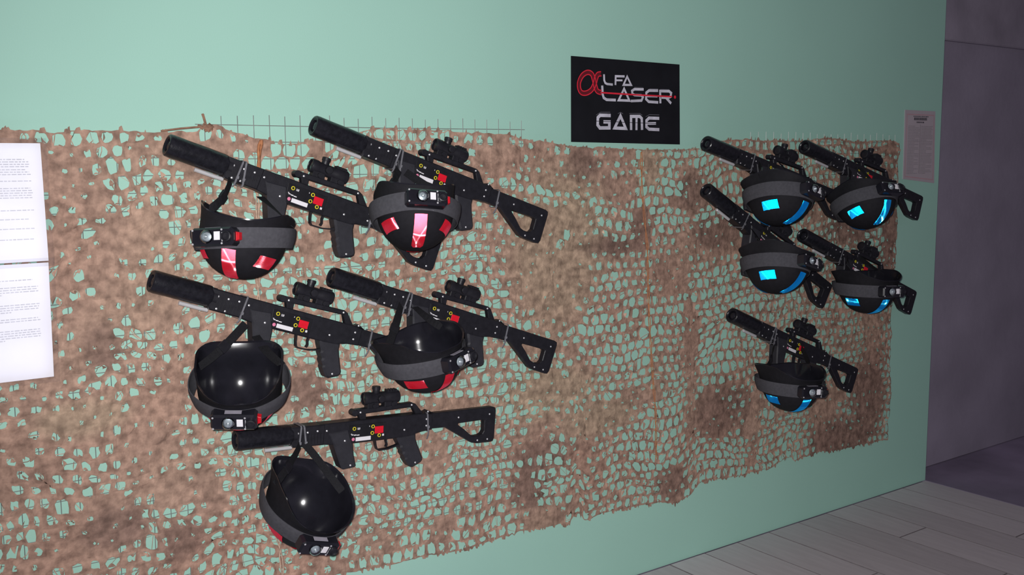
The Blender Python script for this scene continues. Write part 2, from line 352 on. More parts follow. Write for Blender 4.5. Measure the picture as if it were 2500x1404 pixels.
def tone(x, z, k):
    d = blob(DK, x, z); t = blob(TN, x, z)
    n1 = N(x, z, 3.2, 20.)*.5+.5; n2 = N(x, z, 11, 30.)*.5+.5
    basec = Vector((0.385, 0.248, 0.188)); tan = Vector((0.395, 0.290, 0.205)); dark = Vector((0.150, 0.092, 0.078)); red = Vector((0.350, 0.190, 0.138))
    c = basec.lerp(tan, min(1, t*.8 + max(0, n1-.5)*.9))
    c = c.lerp(red, max(0, .5-n1)*.9*(1-t))
    c = c.lerp(dark, min(.9, d*.55 + max(0, n2-.62)*1.0))
    return c*k
nv, nf, ncol = [], [], []
def nadd(pts, faces, cols):
    o = len(nv); nv.extend(pts); ncol.extend(cols); nf.extend([tuple(i+o for i in f) for f in faces])
rng = random.Random(11)
PX = .0395; NROW = 37
X0, X1 = .12, 4.015
openings = []
ncols = int((X1-X0)/PX)
def S(x, v):
    zt, zb = ftop(x), fbot(x); return x, zb+(zt-zb)*v
for j in range(NROW):
    v0, v1 = j/NROW, (j+1)/NROW
    for i in range(ncols+1):
        cx = X0 + PX*(i + .5*(j % 2)); xl, xr = cx-PX/2, cx+PX/2
        xl = max(X0, xl); xr = min(X1, xr)
        if xr-xl < PX*.2: continue
        cx = (xl+xr)/2; vm = (v0+v1)/2
        x, z = S(cx, vm)
        cl = blob(CL, x, z); op = blob(OP, x, z)
        nz = N(x, z, 4.2, 50.)*.55 + N(x, z, 14, 60.)*.55
        left = max(0, min(1, (2.2-x)/1.6))
        o = .70 - .13*left + nz - .24*max(0, min(1, 1.6-abs(x-2.08)/.25))*max(0, min(1, (z-.6)/.2)) - .12*max(0, min(1, (1.0-x)/.3))
        if 3 < x and z < .62: o += .12
        o = o*(1-cl*1.05) + rng.uniform(-.26, .22)*(1-.7*cl)
        o = max(o, op*1.15)
        edge = j in (0, NROW-1) or i in (0, ncols)
        if edge: o = min(o, .95)
        # outer ring: 12 points along the cell edge
        ring = [(xl, v0), (xl+(cx-xl)*.5, v0), (cx, v0), (cx+(xr-cx)*.5, v0), (xr, v0), (xr, vm), (xr, v1), (cx+(xr-cx)*.5, v1), (cx, v1), (xl+(cx-xl)*.5, v1), (xl, v1), (xl, vm)]
        ring3 = [warp(*S(a, b_)) for a, b_ in ring]
        if j == 0 and rng.random() < .25:
            ring3[1] = (ring3[1][0], ring3[1][1], ring3[1][2]-rng.uniform(0, .012)); ring3[3] = (ring3[3][0], ring3[3][1], ring3[3][2]-rng.uniform(0, .012))
        kk = rng.uniform(.9, 1.1)
        if o < .16 and rng.random() < .42: o = rng.uniform(-.30, -.02)
        elif o < .16: o = -9
        if o == -9:
            c0 = warp(x, z); c0 = (c0[0]+rng.uniform(-.006, .006), c0[1]-rng.uniform(-.004, .006), c0[2]+rng.uniform(-.006, .006))
            pts = ring3+[c0]; nadd(pts, [(k, (k+1) % 12, 12) for k in range(12)], [tone(p[0], p[2], kk) for p in pts]); continue
        f = max(.07, min(.95, .40+o*.62)) if not op > .6 else rng.uniform(.9, .985)
        ecc = N(x, z, 3.0, 80.)*.5; rot = N(x, z, 2.2, 90.)*1.6
        hole = []
        wc = warp(x + rng.uniform(-.0045, .0045), z + rng.uniform(-.004, .004))
        for k in range(12):
            dx, dz = ring3[k][0]-wc[0], ring3[k][2]-wc[2]
            ang = math.atan2(dz, dx)
            corner = 1.0 if k in (0, 4, 6, 10) else 0.0
            g = f*(1+rng.uniform(-.20, .06)) * (1-.22*corner) * (1 - .28*(1-op)*abs(ecc)*(1+math.cos(2*(ang-rot))))
            hole.append((wc[0]+dx*g, ring3[k][1]+rng.uniform(-.0035, .001), wc[2]+dz*g))
        pts = ring3+hole
        nadd(pts, [(k, (k+1) % 12, 12+(k+1) % 12, 12+k) for k in range(12)], [tone(p[0], p[2], kk*(1.0 if q < 12 else rng.uniform(.9, 1.12))) for q, p in enumerate(pts)])
        openings.append((wc, hole, o, op))
# loose cut flaps and threads hanging across the holes
for wc, hole, o, op in openings:
    if op > .6 and rng.random() < .75: continue
    if rng.random() < .74:
        for _ in range(rng.choice((1, 1, 2, 2, 3))):
            k = rng.randrange(12); m_ = rng.choice((1, 2, 2, 3)); dpt = rng.uniform(.2, .9)
            a, b_ = hole[k], hole[(k+m_) % 12]
            mid = tuple((a[q]+b_[q])/2*(1-dpt) + wc[q]*dpt for q in range(3)); mid = (mid[0]+rng.uniform(-.004, .004), a[1]+rng.uniform(-.006, .003), mid[2]+rng.uniform(-.004, .004))
            q1 = tuple(a[q]*.4+mid[q]*.6 + rng.uniform(-.002, .002) for q in range(3)); q2 = tuple(b_[q]*.45+mid[q]*.55 + rng.uniform(-.002, .002) for q in range(3))
            kk = rng.uniform(.8, 1.55); pts = [a, b_, q2, mid, q1]
            nadd(pts, [(0, 1, 2, 3), (0, 3, 4)], [tone(p[0], p[2], kk) for p in pts])
    for _ in range(rng.choice((0, 0, 1, 1, 2, 3))):
        a = hole[rng.randrange(12)]; b_ = hole[rng.randrange(12)]
        d = Vector((b_[0]-a[0], 0, b_[2]-a[2]))
        if d.length < .008: continue
        nn = Vector((-d.z, 0, d.x)).normalized()*rng.uniform(.0004, .0011)
        y = (a[1]+b_[1])/2 + rng.uniform(-.003, .004)
        m_ = ((a[0]+b_[0])/2+rng.uniform(-.003, .003), y, (a[2]+b_[2])/2+rng.uniform(-.003, .003))
        pts = []
        for p in (a, m_, b_): pts += [(p[0]-nn.x, p[1], p[2]-nn.z), (p[0]+nn.x, p[1], p[2]+nn.z)]
        kk = rng.uniform(.9, 1.6)
        nadd(pts, [(0, 1, 3, 2), (2, 3, 5, 4)], [tone(p[0], p[2], kk) for p in pts])
# frayed tufts along the upper and lower hems
for q in range(330):
    x = rng.uniform(X0, X1-.02); topside = rng.random() < .45
    z = ftop(x) if topside else fbot(x); s = 1 if topside else -1
    p = warp(x, z); w = rng.uniform(.003, .012); h = s*rng.uniform(.003, .013)*(.4 if topside and 2.1 < x < 2.7 else 1)
    pts = [(p[0]-w, p[1], p[2]-s*.006), (p[0]+w, p[1], p[2]-s*.006), (p[0]+w*rng.uniform(0, .6), p[1]-.001, p[2]+h), (p[0]-w*rng.uniform(.1, .8), p[1]-.002, p[2]+h*.7)]
    nadd(pts, [(0, 1, 2, 3)], [tone(x, z, rng.uniform(.8, 1.1)) for _ in pts])
net = empty('camouflage_net', (2.1, 0, .28))
tag(net, 'long brown camouflage net with cut holes stretched over the mint green wall', 'net')
me = bpy.data.meshes.new('net_cloth'); me.from_pydata([(a-2.1, b_, c-.28) for a, b_, c in nv], [], nf)
ca = me.color_attributes.new('print', 'FLOAT_COLOR', 'POINT')
ca.data.foreach_set('color', [q for c in ncol for q in (c[0], c[1], c[2], 1.0)])
me.materials.append(M['net']); no = bpy.data.objects.new('net_cloth', me); COL.objects.link(no); no.parent = net
for p in me.polygons: p.use_smooth = True
# cords laced down the net and the knot at the top
def cord(name, pts, mat, r, tw, label):
    P = [Vector((x-2.1, y, z-.28)) for x, y, z in pts]; Q = []
    for a, b_ in zip(P, P[1:]):
        k = max(2, int((b_-a).length/.03)); Q += [a.lerp(b_, t/k) for t in range(k)]
    Q.append(P[-1]); mb = MB(); n_ = 2 if tw else 1
    for s in range(n_):
        mb.tube([q + Vector((tw*math.sin(i*1.1+s*math.pi), -abs(tw)*.5*(1+math.cos(i*1.1+s*math.pi)), random.uniform(-.002, .002))) for i, q in enumerate(Q)], r, 5)
    o = mb.build(name, mat, net, smooth=True); o['label'] = label
cord('lacing_cord', [(1.063, -.03, 1.597), (1.056, -.03, 1.57), (1.046, -.03, 1.456)], M['twine'], .0042, .004, 'orange twine tied at the top edge')
cord('lacing_cord', [(1.046, -.03, 1.456), (1.038, -.03, 1.199), (1.029, -.03, .856), (1.036, -.03, .785), (1.041, -.03, .678), (1.045, -.03, .558), (1.072, -.03, .456), (1.083, -.03, .30)], M['twine2'], .0022, .0045, 'pale twisted cord')
cord('lacing_cord', [(2.458, -.028, 1.567), (2.463, -.028, 1.424), (2.491, -.028, 1.234), (2.502, -.028, .996), (2.521, -.028, .783), (2.54, -.028, .628), (2.547, -.028, .441)], M['twine'], .0016, .004, 'thin tan cord')
mb = MB()
for k in range(7):
    a = k*.9; mb.tube([(.915-2.1+.014*math.cos(a), -.02-.004*math.sin(a*2), 1.628-.28+.009*math.sin(a)), (.913-2.1+.02*math.sin(a*1.7), -.026, 1.632-.28), (.922-2.1-.013*math.cos(a), -.02, 1.628-.28-.01*math.sin(a))], .0045, 5)
mb.tube([(.918-2.1, -.02, 1.63-.28), (.912-2.1, -.02, 1.655-.28), (.909-2.1, -.02, 1.664-.28)], .0035, 5)
mb.tube([(.93-2.1, -.02, 1.632-.28), (.90-2.1, -.022, 1.63-.28), (.85-2.1, -.02, 1.625-.28), (.80-2.1, -.02, 1.618-.28)], .003, 5)
mb.build('net_knot', M['cloth_knot'], net, smooth=True)

# ---------------------------------------------------------------- flat-print strokes
def stroke(mb, pts, w, y, th, ox=0, oz=0, dy=0.0):
    P = [Vector((x-ox, z-oz)) for x, z in pts]; n_ = len(P); closed = (P[0]-P[-1]).length < 1e-6
    L, Rr = [], []
    for i in range(n_):
        a = P[i-1] if i > 0 else (P[-2] if closed else None); c = P[i+1] if i < n_-1 else (P[1] if closed else None)
        d1 = (P[i]-a).normalized() if a is not None else None; d2 = (c-P[i]).normalized() if c is not None else None
        if d1 is None: d1 = d2
        if d2 is None: d2 = d1
        n1 = Vector((-d1.y, d1.x)); n2 = Vector((-d2.y, d2.x)); q = (n1+n2); k = max(.45, 1+n1.dot(n2)); q = q*(w/2/k)*1.0
        L.append(P[i]+q); Rr.append(P[i]-q)
    vs = [(p.x, y-dy*i/n_, p.y) for i, p in enumerate(L)] + [(p.x, y-dy*i/n_, p.y) for i, p in enumerate(Rr)]
    mb.add(vs, [(i, i+1, n_+i+1, n_+i) for i in range(n_-1)])
P_white1 = [([(2.304, 1.828), (2.305, 1.808), (2.31, 1.799), (2.318, 1.796), (2.344, 1.795)], 0.0063), ([(2.356, 1.794), (2.357, 1.824), (2.398, 1.825)], 0.0063), ([(2.357, 1.81), (2.388, 1.811)], 0.005), ([(2.41, 1.825), (2.393, 1.796), (2.429, 1.797), (2.41, 1.825)], 0.0059)]
P_white2 = [([(2.296, 1.79), (2.298, 1.761), (2.303, 1.749), (2.316, 1.743), (2.358, 1.743)], 0.0077), ([(2.396, 1.783), (2.371, 1.743), (2.421, 1.743), (2.396, 1.783)], 0.0068), ([(2.488, 1.784), (2.444, 1.783), (2.433, 1.777), (2.435, 1.767), (2.445, 1.763), (2.477, 1.763), (2.485, 1.757), (2.478, 1.745), (2.428, 1.742)], 0.0072), ([(2.558, 1.782), (2.514, 1.781), (2.501, 1.773), (2.5, 1.751), (2.513, 1.742), (2.559, 1.741)], 0.0077), ([(2.502, 1.761), (2.555, 1.762)], 0.0063), ([(2.57, 1.738), (2.568, 1.781), (2.612, 1.782), (2.623, 1.776), (2.62, 1.763), (2.609, 1.759), (2.571, 1.759)], 0.0077), ([(2.598, 1.758), (2.623, 1.739)], 0.0081)]
P_game = [([(2.335, 1.69), (2.287, 1.69), (2.277, 1.682), (2.276, 1.657), (2.286, 1.647), (2.329, 1.648), (2.329, 1.668), (2.302, 1.668)], 0.0095), ([(2.38, 1.69), (2.353, 1.648), (2.405, 1.647), (2.38, 1.69)], 0.009), ([(2.43, 1.642), (2.429, 1.689), (2.47, 1.69), (2.48, 1.683), (2.482, 1.643)], 0.009), ([(2.455, 1.689), (2.455, 1.642)], 0.0081), ([(2.565, 1.685), (2.515, 1.685), (2.503, 1.676), (2.503, 1.654), (2.516, 1.646), (2.566, 1.645)], 0.009), ([(2.505, 1.666), (2.549, 1.667)], 0.0077)]
P_ghost = [([(2.333, 1.701), (2.289, 1.7), (2.269, 1.69)], 0.0023), ([(2.368, 1.697), (2.38, 1.702), (2.392, 1.697)], 0.0023), ([(2.421, 1.699), (2.471, 1.7), (2.483, 1.694)], 0.0023), ([(2.565, 1.697), (2.517, 1.697), (2.499, 1.689)], 0.0023), ([(2.444, 1.79), (2.486, 1.79)], 0.0018), ([(2.516, 1.787), (2.558, 1.788)], 0.0018), ([(2.569, 1.787), (2.614, 1.788)], 0.0018)]
P_slit = [([(2.268, 1.67), (2.567, 1.666)], 0.0018)]
P_alpha = [([(2.291, 1.829), (2.276, 1.826), (2.268, 1.813), (2.262, 1.796), (2.249, 1.775), (2.227, 1.763), (2.205, 1.763), (2.194, 1.777), (2.194, 1.798), (2.208, 1.82), (2.23, 1.831), (2.249, 1.826), (2.258, 1.808), (2.264, 1.789), (2.273, 1.771), (2.292, 1.766)], 0.014)]
P_beam = [([(2.288, 1.766), (2.45, 1.764), (2.627, 1.763)], 0.0054)]
P_dot = [([(2.635, 1.762), (2.646, 1.762)], 0.0113)]
def smooth_path(pts, k=6):
    P = [Vector(p) for p in pts]; Q = []
    for i in range(len(P)-1):
        a, b_, c, d = P[max(i-1, 0)], P[i], P[i+1], P[min(i+2, len(P)-1)]
        for t in range(k):
            u = t/k; Q.append(tuple(.5*((2*b_) + (c-a)*u + (2*a-5*b_+4*c-d)*u*u + (3*b_-a-3*c+d)*u**3)))
    Q.append(tuple(P[-1])); return Q
P_alpha = [(smooth_path(P_alpha[0][0]), P_alpha[0][1])]
P_dot = [([(2.641+.0028*math.cos(t*math.pi/7), 1.762+.0028*math.sin(t*math.pi/7)) for t in range(14)], .0056)]
P_dot[0][0].append(P_dot[0][0][0])
# poster
PO = (2.417, 0, 1.596)
po = empty('poster', PO); tag(po, 'black poster with white block lettering and a red alpha sign, above the net', 'poster')
b = MB(); vs = []
for yy in (-.0045, -.0015):
    vs += [(2.163-PO[0], yy, 1.882-PO[2]), (2.666-PO[0], yy, 1.879-PO[2]), (2.671-PO[0], yy-.002, 1.593-PO[2]), (2.163-PO[0], yy-.001, 1.599-PO[2])]
b.add(vs, [(0,1,2,3), (4,7,6,5)] + [(k, 4+k, 4+(k+1)%4, (k+1)%4) for k in range(4)]); b.build('sheet', M['poster'], po)
for nm, data, mat, y, lab in (('alpha_sign', P_alpha, 'pdred', -.0070, [((0,), 'deep red alpha letter')]),
        ('letter', P_white1, 'pwhite', -.0072, [((0,), 'letter L of LFA'), ((1, 2), 'letter F of LFA'), ((3,), 'letter A of LFA')]),
        ('letter', P_white2, 'pwhite', -.0074, [((0,), 'letter L of LASER'), ((1,), 'letter A of LASER'), ((2,), 'letter S of LASER'), ((3, 4), 'letter E of LASER'), ((5, 6), 'letter R of LASER')]),
        ('letter', P_game, 'pwhite', -.0074, [((0,), 'letter G of GAME'), ((1,), 'letter A of GAME'), ((2, 3), 'letter M of GAME'), ((4, 5), 'letter E of GAME')]),
        ('shadow_line', P_ghost, 'pghost', -.0072, [((k,), None) for k in range(7)]), ('dark_line', P_slit, 'poster', -.0080, [((0,), None)]),
        ('red_beam', P_beam, 'pred', -.0082, [((0,), 'red beam line')]), ('red_dot', P_dot, 'pred', -.0084, [((0,), 'red dot')])):
    for grp, lb in lab:
        mb = MB()
        for e, q in enumerate(grp): stroke(mb, data[q][0], data[q][1]*(1.22 if nm == 'letter' else 1), y-e*.0003, .0004, PO[0], PO[2], .0006 if nm == 'alpha_sign' else 0)
        o = mb.build(nm, M[mat], po)
        if lb: o['label'] = lb
mb = MB()
pts, w = P_alpha[0]; P = [Vector(p) for p in pts]
for sd in (-1, 1):
    q = []
    for i in range(len(P)):
        d = (P[min(i+1, len(P)-1)]-P[max(i-1, 0)]).normalized(); nn = Vector((-d.y, d.x)); q.append(tuple(P[i]+nn*w*.5*sd))
    stroke(mb, q, .0036, -.0080-.0003*sd, .0003, PO[0], PO[2], .0002)
tag(mb.build('alpha_outline', M['pred'], po), kind='stuff')

# notice sheets in clear sleeves, far left
def words(mb, x0, x1, z, h, y, r, fill=1.0):
    x = x0; xe = x0+(x1-x0)*fill
    while x < xe:
        w = r.uniform(.004, .013); w = min(w, xe-x)
        mb.add([(x, y, z), (x+w, y, z), (x+w, y, z+h), (x, y, z+h)], [(0, 1, 2, 3)]); x += w+.0022
def sheet(name, x0, x1, z0, z1, slant, yb, lines, label):
    r = empty(name, (x0, 0, z0)); tag(r, label, 'notice', 'white notice sheets in clear sleeves')
    W_, H_ = x1-x0, z1-z0
    mb = MB(); G = 6; vs = []; fs = []
    def yy(u, v): return yb - .004*math.sin(u*2.6+.4)*math.sin(v*3.0+.3)
    for q in range(2):
        for a in range(G+1):
            for c in range(G+1): vs.append((W_*a/G + slant*(c/G), yy(a/G, c/G)+q*.0008, H_*c/G))
    n_ = (G+1)**2
    for a in range(G):
        for c in range(G):
            k = a*(G+1)+c; fs += [(k, k+G+1, k+G+2, k+1), (n_+k, n_+k+1, n_+k+G+2, n_+k+G+1)]
    mb.add(vs, fs); mb.build('paper', M['paper'], r, smooth=True)
    rr = random.Random(len(label)); mb = MB()
    for zf, fill in lines:
        sx = slant*zf; words(mb, .022+sx, W_-.022+sx, H_*zf, .0024, yb-.0062, rr, fill)
    tag(mb.build('print', M['ink'], r), kind='stuff')
    mb = MB(); vs = []; G2 = 14; e = .012
    for a in range(G2+1):
        for c in range(G2+1):
            u, v = a/G2, c/G2
            vs.append((-e+(W_+2*e)*u + slant*v, yy(u, v) - .0075 - .0022*noise.noise(Vector((u*5, v*7, yb*90))), -e+(H_+2*e)*v))
    mb.add(vs, [(a*(G2+1)+c, (a+1)*(G2+1)+c, (a+1)*(G2+1)+c+1, a*(G2+1)+c+1) for a in range(G2) for c in range(G2)])
    mb.build('plastic_sleeve', M['sleeve'], r, smooth=True)
up_lines = [(.86, .9), (.84, .95), (.82, .97), (.80, .95), (.775, .9), (.755, .95), (.735, .97), (.68, .97), (.62, .95), (.60, .97), (.58, .98), (.56, .96), (.54, .97), (.52, .3), (.435, .98), (.36, .9), (.28, .98), (.26, .4), (.19, .95)]
lo_lines = [(.86, .9), (.80, .97), (.78, .95), (.76, .97), (.74, .5), (.65, .98), (.63, .97), (.61, .96), (.59, .6), (.53, .95), (.51, .98), (.43, .97), (.41, .98), (.39, .98), (.37, .97), (.35, .5)]
sheet('notice_sheet', .304, .512, 1.304, 1.585, -.002, -.034, up_lines, 'upper white printed notice in a clear sleeve at the far left of the net')
sheet('notice_sheet', .298, .507, 1.020, 1.300, .004, -.036, lo_lines, 'lower white printed notice in a clear sleeve, hung below the first notice')

# small notice by the end of the wall
nr = empty('wall_notice', (4.19, 0, 1.44)); tag(nr, 'greyish printed notice with bold heading and two columns, near the end of the green wall', 'notice')
b = MB(); q = [(4.070, 1.752), (4.307, 1.751), (4.322, 1.424), (4.075, 1.447)]
vs = [(x-4.19, y, z-1.44) for y in (-.0035, -.0012) for x, z in q]
b.add(vs, [(0,1,2,3), (4,7,6,5)] + [(k, 4+k, 4+(k+1)%4, (k+1)%4) for k in range(4)]); b.build('paper', M['paper2'], nr)
mb = MB(); stroke(mb, [(4.086, 1.733), (4.296, 1.732), (4.309, 1.440), (4.088, 1.458), (4.086, 1.733)], .004, -.0042, 0, 4.19, 1.44); mb.build('border', M['pinkedge'], nr)
mb = MB(); rr = random.Random(3)
words(mb, -.055, .062, .283, .004, -.0046, rr); words(mb, -.05, .05, .268, .012, -.0046, rr); words(mb, -.03, .03, .256, .006, -.0046, rr)
tag(mb.build('heading', M['ink3'], nr), kind='stuff')
mb = MB(); z = .240
while z > .028:
    if rr.random() < .88:
        words(mb, -.092, -.004, z, .0026, -.0046, rr, rr.choice((1, 1, .95, .6))); words(mb, .008, .10, z, .0026, -.0046, rr, rr.choice((1, 1, .9, .5)))
    z -= .0068
tag(mb.build('print', M['ink2'], nr), kind='stuff')
mb = MB(); mb.add([(.002, -.0046, .03), (.0035, -.0046, .03), (.002, -.0046, .25), (.0005, -.0046, .25)], [(0, 1, 2, 3)]); mb.build('column_rule', M['ink3'], nr)

# ---------------------------------------------------------------- toy gun (muzzle at x=0, y towards the wall, z up)
def make_gun():
    r = empty('laser_tag_gun')
    b = MB(); b.lathe([(.004, .0165), (.002, .021), (0, .0225), (.0005, .0262), (.003, .0285), (.012, .0295), (.05, .0290), (.10, .0295), (.148, .0292), (.156, .0285), (.1605, .0262), (.161, .020)], n=28)
    b.build('silencer', M['sil'], r, smooth=True)
    b = MB(); b.lathe([(.003, .0001), (.0042, .0085), (.0075, .0140), (.012, .0168), (.002, .0168)], n=20); o = b.build('muzzle_lens', M['gloss'], r, smooth=True)
    b = MB(); b.lathe([(.160, .0245), (.160, .026), (.172, .026), (.172, .0245)], n=20); b.build('collar', M['black'], r, smooth=True)
    b = MB(); b.lathe([(.084, .0001), (.084, .0048), (.085, .0056), (.162, .0056), (.162, .0001)], (0, -.004, -.0365), n=12); b.build('steel_rod', M['chrome'], r, smooth=True)
    b = MB(); b.prism([(.154, .024), (.156, -.026), (.16, -.0335), (.252, -.0345), (.256, .024)], -.023, .023, .003)
    b.build('handguard', M['black'], r)
    for k in range(7):
        b = MB(); b.box((.187+k*.0095, -.0235, -.014), (.0048, .004, .028)); b.build('rib', M['black'], r)
    b = MB(); b.prism([(.245, .0245), (.245, -.034), (.262, -.036), (.300, -.0415), (.492, -.0405), (.540, -.039), (.556, -.034), (.575, -.0295), (.612, -.0265), (.612, .0215), (.596, .0245), (.570, .0255)], -.0195, .0195, .0025)
    b.build('receiver', M['black'], r)
    b = MB(); b.prism([(.266, -.003), (.285, -.0415), (.300, -.083), (.311, -.110), (.316, -.1145), (.353, -.1115), (.357, -.107), (.349, -.075), (.346, -.0435), (.336, -.020), (.330, .002)], -.0222, .0222, .004)
    b.build('foregrip', M['grip'], r)
    b = MB(); b.prism([(.489, -.036), (.497, -.053), (.505, -.066), (.5045, -.073), (.514, -.086), (.514, -.093), (.523, -.105), (.523, -.111), (.532, -.124), (.541, -.1345), (.549, -.1365), (.577, -.1245), (.583, -.118), (.583, -.110), (.573, -.088), (.563, -.066), (.557, -.050), (.556, -.033)], -.0205, .0205, .0055)
    b.build('pistol_grip', M['grip'], r)
    b = MB(); pts = [(.4245, 0, -.039), (.428, 0, -.058), (.4325, 0, -.0705), (.438, 0, -.0745), (.470, 0, -.0735), (.492, 0, -.0685), (.507, 0, -.064)]
    b.ribbon(pts, [(0, .007, 0)]*len(pts), .0034); b.build('trigger_guard', M['black'], r)
    b = MB(); pts = [(.464, 0, -.039), (.463, 0, -.050), (.466, 0, -.060), (.4635, 0, -.068)]; b.ribbon(pts, [(0, .004, 0)]*4, .005); b.build('trigger', M['black'], r)
    # carrying handle with knob at the front
    b = MB()
    b.prism([(.352, .0375), (.352, .0545), (.545, .0605), (.556, .0555), (.551, .0450), (.525, .0455), (.383, .0395), (.366, .024), (.352, .024)][:2] + [(.545, .0605), (.557, .0550), (.548, .0470), (.390, .0405), (.366, .0375)], -.010, .010, .002)
    b.prism([(.540, .058), (.557, .0555), (.587, .022), (.560, .022)], -.0098, .0098, .002)
    b.prism([(.366, .042), (.390, .0425), (.392, .022), (.374, .022)], -.0098, .0098, .002)
    b.lathe([(-.0135, .0001), (-.0135, .0085), (-.012, .0097), (.012, .0097), (.0135, .0085), (.0135, .0001)], (.3535, 0, .0455), (0, 1, 0), 14)
    b.prism([(.585, .024), (.610, .024), (.622, .0215), (.60, .0325)], -.012, .012, .0015)
    b.build('carry_handle', M['black'], r, smooth=True, angle=25)
    # sight
    zc = .083
    b = MB(); b.lathe([(.386, .0145), (.384, .0155), (.385, .0185), (.388, .0192), (.404, .0192), (.410, .0172), (.455, .0172), (.462, .0188), (.496, .0188), (.499, .0178), (.500, .0150), (.497, .0142)], (0, 0, zc), n=20)
    sc = b.build('sight', M['black'], r, smooth=True)
    b = MB(); b.lathe([(.3875, .0001), (.388, .0146)], (0, 0, zc), n=16); b.build('sight_lens', M['gloss'], sc, smooth=True)
    b = MB(); b.lathe([(.4965, .0146), (.4968, .0001)], (0, 0, zc), n=16); b.build('sight_lens', M['gloss'], sc, smooth=True)
    for (x, L, rr_, ax, oz) in ((.426, .0345, .0125, (0, 0, 1), zc), (.432, .029, .0105, (0, -1, 0), zc)):
        b = MB(); b.lathe([(.010, .0078), (.0155, rr_*.86), (L-.010, rr_*.86), (L-.0095, rr_), (L-.001, rr_), (L, rr_*.9), (L, .0001)], (x, 0, oz), ax, 14); b.build('turret', M['black'], sc, smooth=True)
    b = MB()
    for k in range(4): b.box((.462+k*.0088, 0, zc+.0195), (.0046, .020, .007))
    b.box((.477, 0, zc+.0165), (.036, .018, .004)); b.build('top_rail', M['black'], sc)
    b = MB(); b.prism([(.394, .054), (.394, .072), (.430, .072), (.432, .054)], -.013, .013, .002)
    b.lathe([(0, .0065), (.006, .006), (.006, .0001)], (.413, -.012, .062), (0, -1, 0), 10); b.build('sight_mount', M['black'], sc)
    b = MB(); b.prism([(.450, .056), (.450, .072), (.492, .072), (.494, .057)], -.013, .013, .002)
    b.lathe([(0, .0065), (.006, .006), (.006, .0001)], (.475, -.012, .063), (0, -1, 0), 10)
    b.build('sight_mount', M['black'], sc)
    # control panel
    b = MB(); b.prism([(.3325, .0125), (.452, .0125), (.452, -.0385), (.3375, -.0385)], -.0225, -.019, .0006); pn = b.build('control_panel', M['panel'], r)
    for x, z in ((.347, .0025), (.4075, .0035), (.4055, -.0155), (.4285, -.0245)):
        b = MB(); b.lathe([(0, .0056), (.0012, .0054), (.0014, .0036), (.0006, .0034)], (x, -.0225, z), (0, -1, 0), 16); o = b.build('button', M['yellow'], pn)
        o['label'] = 'yellow ringed button'
    b = MB(); b.prism([(.4135, .0025), (.4420, .0025), (.4420, -.0185), (.4135, -.0185)], -.0238, -.0220, .001); b.build('display_window', M['red'], pn)['label'] = 'red display window'
    b = MB(); b.prism([(.352, -.0235), (.401, -.0235), (.401, -.0350), (.352, -.0350)], -.0232, -.022, .0003); b.build('label', M['white'], pn)['label'] = 'white label strip'
    b = MB()
    for x0, x1, z0, z1 in ((.3575, .3590, -.0015, .0045), (.3605, .3620, -.0015, .0045), (.3635, .3655, -.0015, .0045), (.3575, .3655, -.0015, -.0002), (.3365, .3400, -.0135, -.0115), (.3385, .3450, -.0165, -.0140), (.346, .3540, -.0178, -.0150), (.3550, .3640, -.0185, -.0160), (.395, .3972, .0045, .0062), (.3952, .3967, .0035, .0072), (.4385, .4445, -.0275, -.0215)):
        b.add([(x0, -.0228, z0), (x1, -.0228, z0), (x1, -.0228, z1), (x0, -.0228, z1)], [(0, 1, 2, 3)])
    tag(b.build('print', M['white'], pn), kind='stuff')
    b = MB(); b.lathe([(0, .0050), (.0004, .0001)], (.3445, -.0226, -.0285), (0, -1, 0), 10); b.build('round_mark', M['pink'], pn)['label'] = 'small pink round mark'
    # stock with the open triangular frame
    b = MB()
    outer = [(.606, .0215), (.840, .0225), (.8505, .0195), (.8535, .010), (.851, -.078), (.846, -.0885), (.836, -.0905), (.785, -.0895), (.765, -.0855), (.664, -.0262), (.606, -.0255)]
    inner = [(.712, -.0185), (.755, -.0172), (.800, -.0160), (.811, -.0185), (.811, -.0520), (.805, -.0615), (.793, -.0660), (.775, -.0660), (.762, -.0625), (.735, -.0400), (.712, -.0240)]
    n_ = len(outer); yA = .0115
    vs = [(x, y, z) for y in (-yA, yA) for x, z in outer] + [(x, y, z) for y in (-yA, yA) for x, z in inner]
    # bridge by nearest pairing order
    pair_o = [1, 2, 3, 4, 5, 6, 7, 8, 9, 9, 0]
    fs = []
    tri = bpy_tri = None
    bm = bmesh.new()
    def ring(pts, y): return [bm.verts.new((x, y, z)) for x, z in pts]
    of, ob, nf_, nb = ring(outer, -yA), ring(outer, yA), ring(inner, -yA), ring(inner, yA)
    for o_, i_ in ((of, nf_), (ob, nb)):
        eds = []
        for L_ in (o_, i_):
            for k in range(len(L_)): eds.append(bm.edges.new((L_[k], L_[(k+1) % len(L_)])))
        bmesh.ops.triangle_fill(bm, use_beauty=True, use_dissolve=False, edges=eds)
    for a_, c_2 in ((of, ob), (nf_, nb)):
        for k in range(len(a_)):
            j = (k+1) % len(a_); bm.faces.new((a_[k], a_[j], c_2[j], c_2[k]))
    bmesh.ops.recalc_face_normals(bm, faces=bm.faces)
    ee = [e for e in bm.edges if len(e.link_faces) == 2 and e.calc_face_angle(0) > 1.2]
    bmesh.ops.bevel(bm, geom=ee, offset=.002, segments=1, affect='EDGES')
    me = bpy.data.meshes.new('stock'); bm.to_mesh(me); bm.free(); me.materials.append(M['black'])
    o = bpy.data.objects.new('stock', me); COL.objects.link(o); o.parent = r
    b = MB()
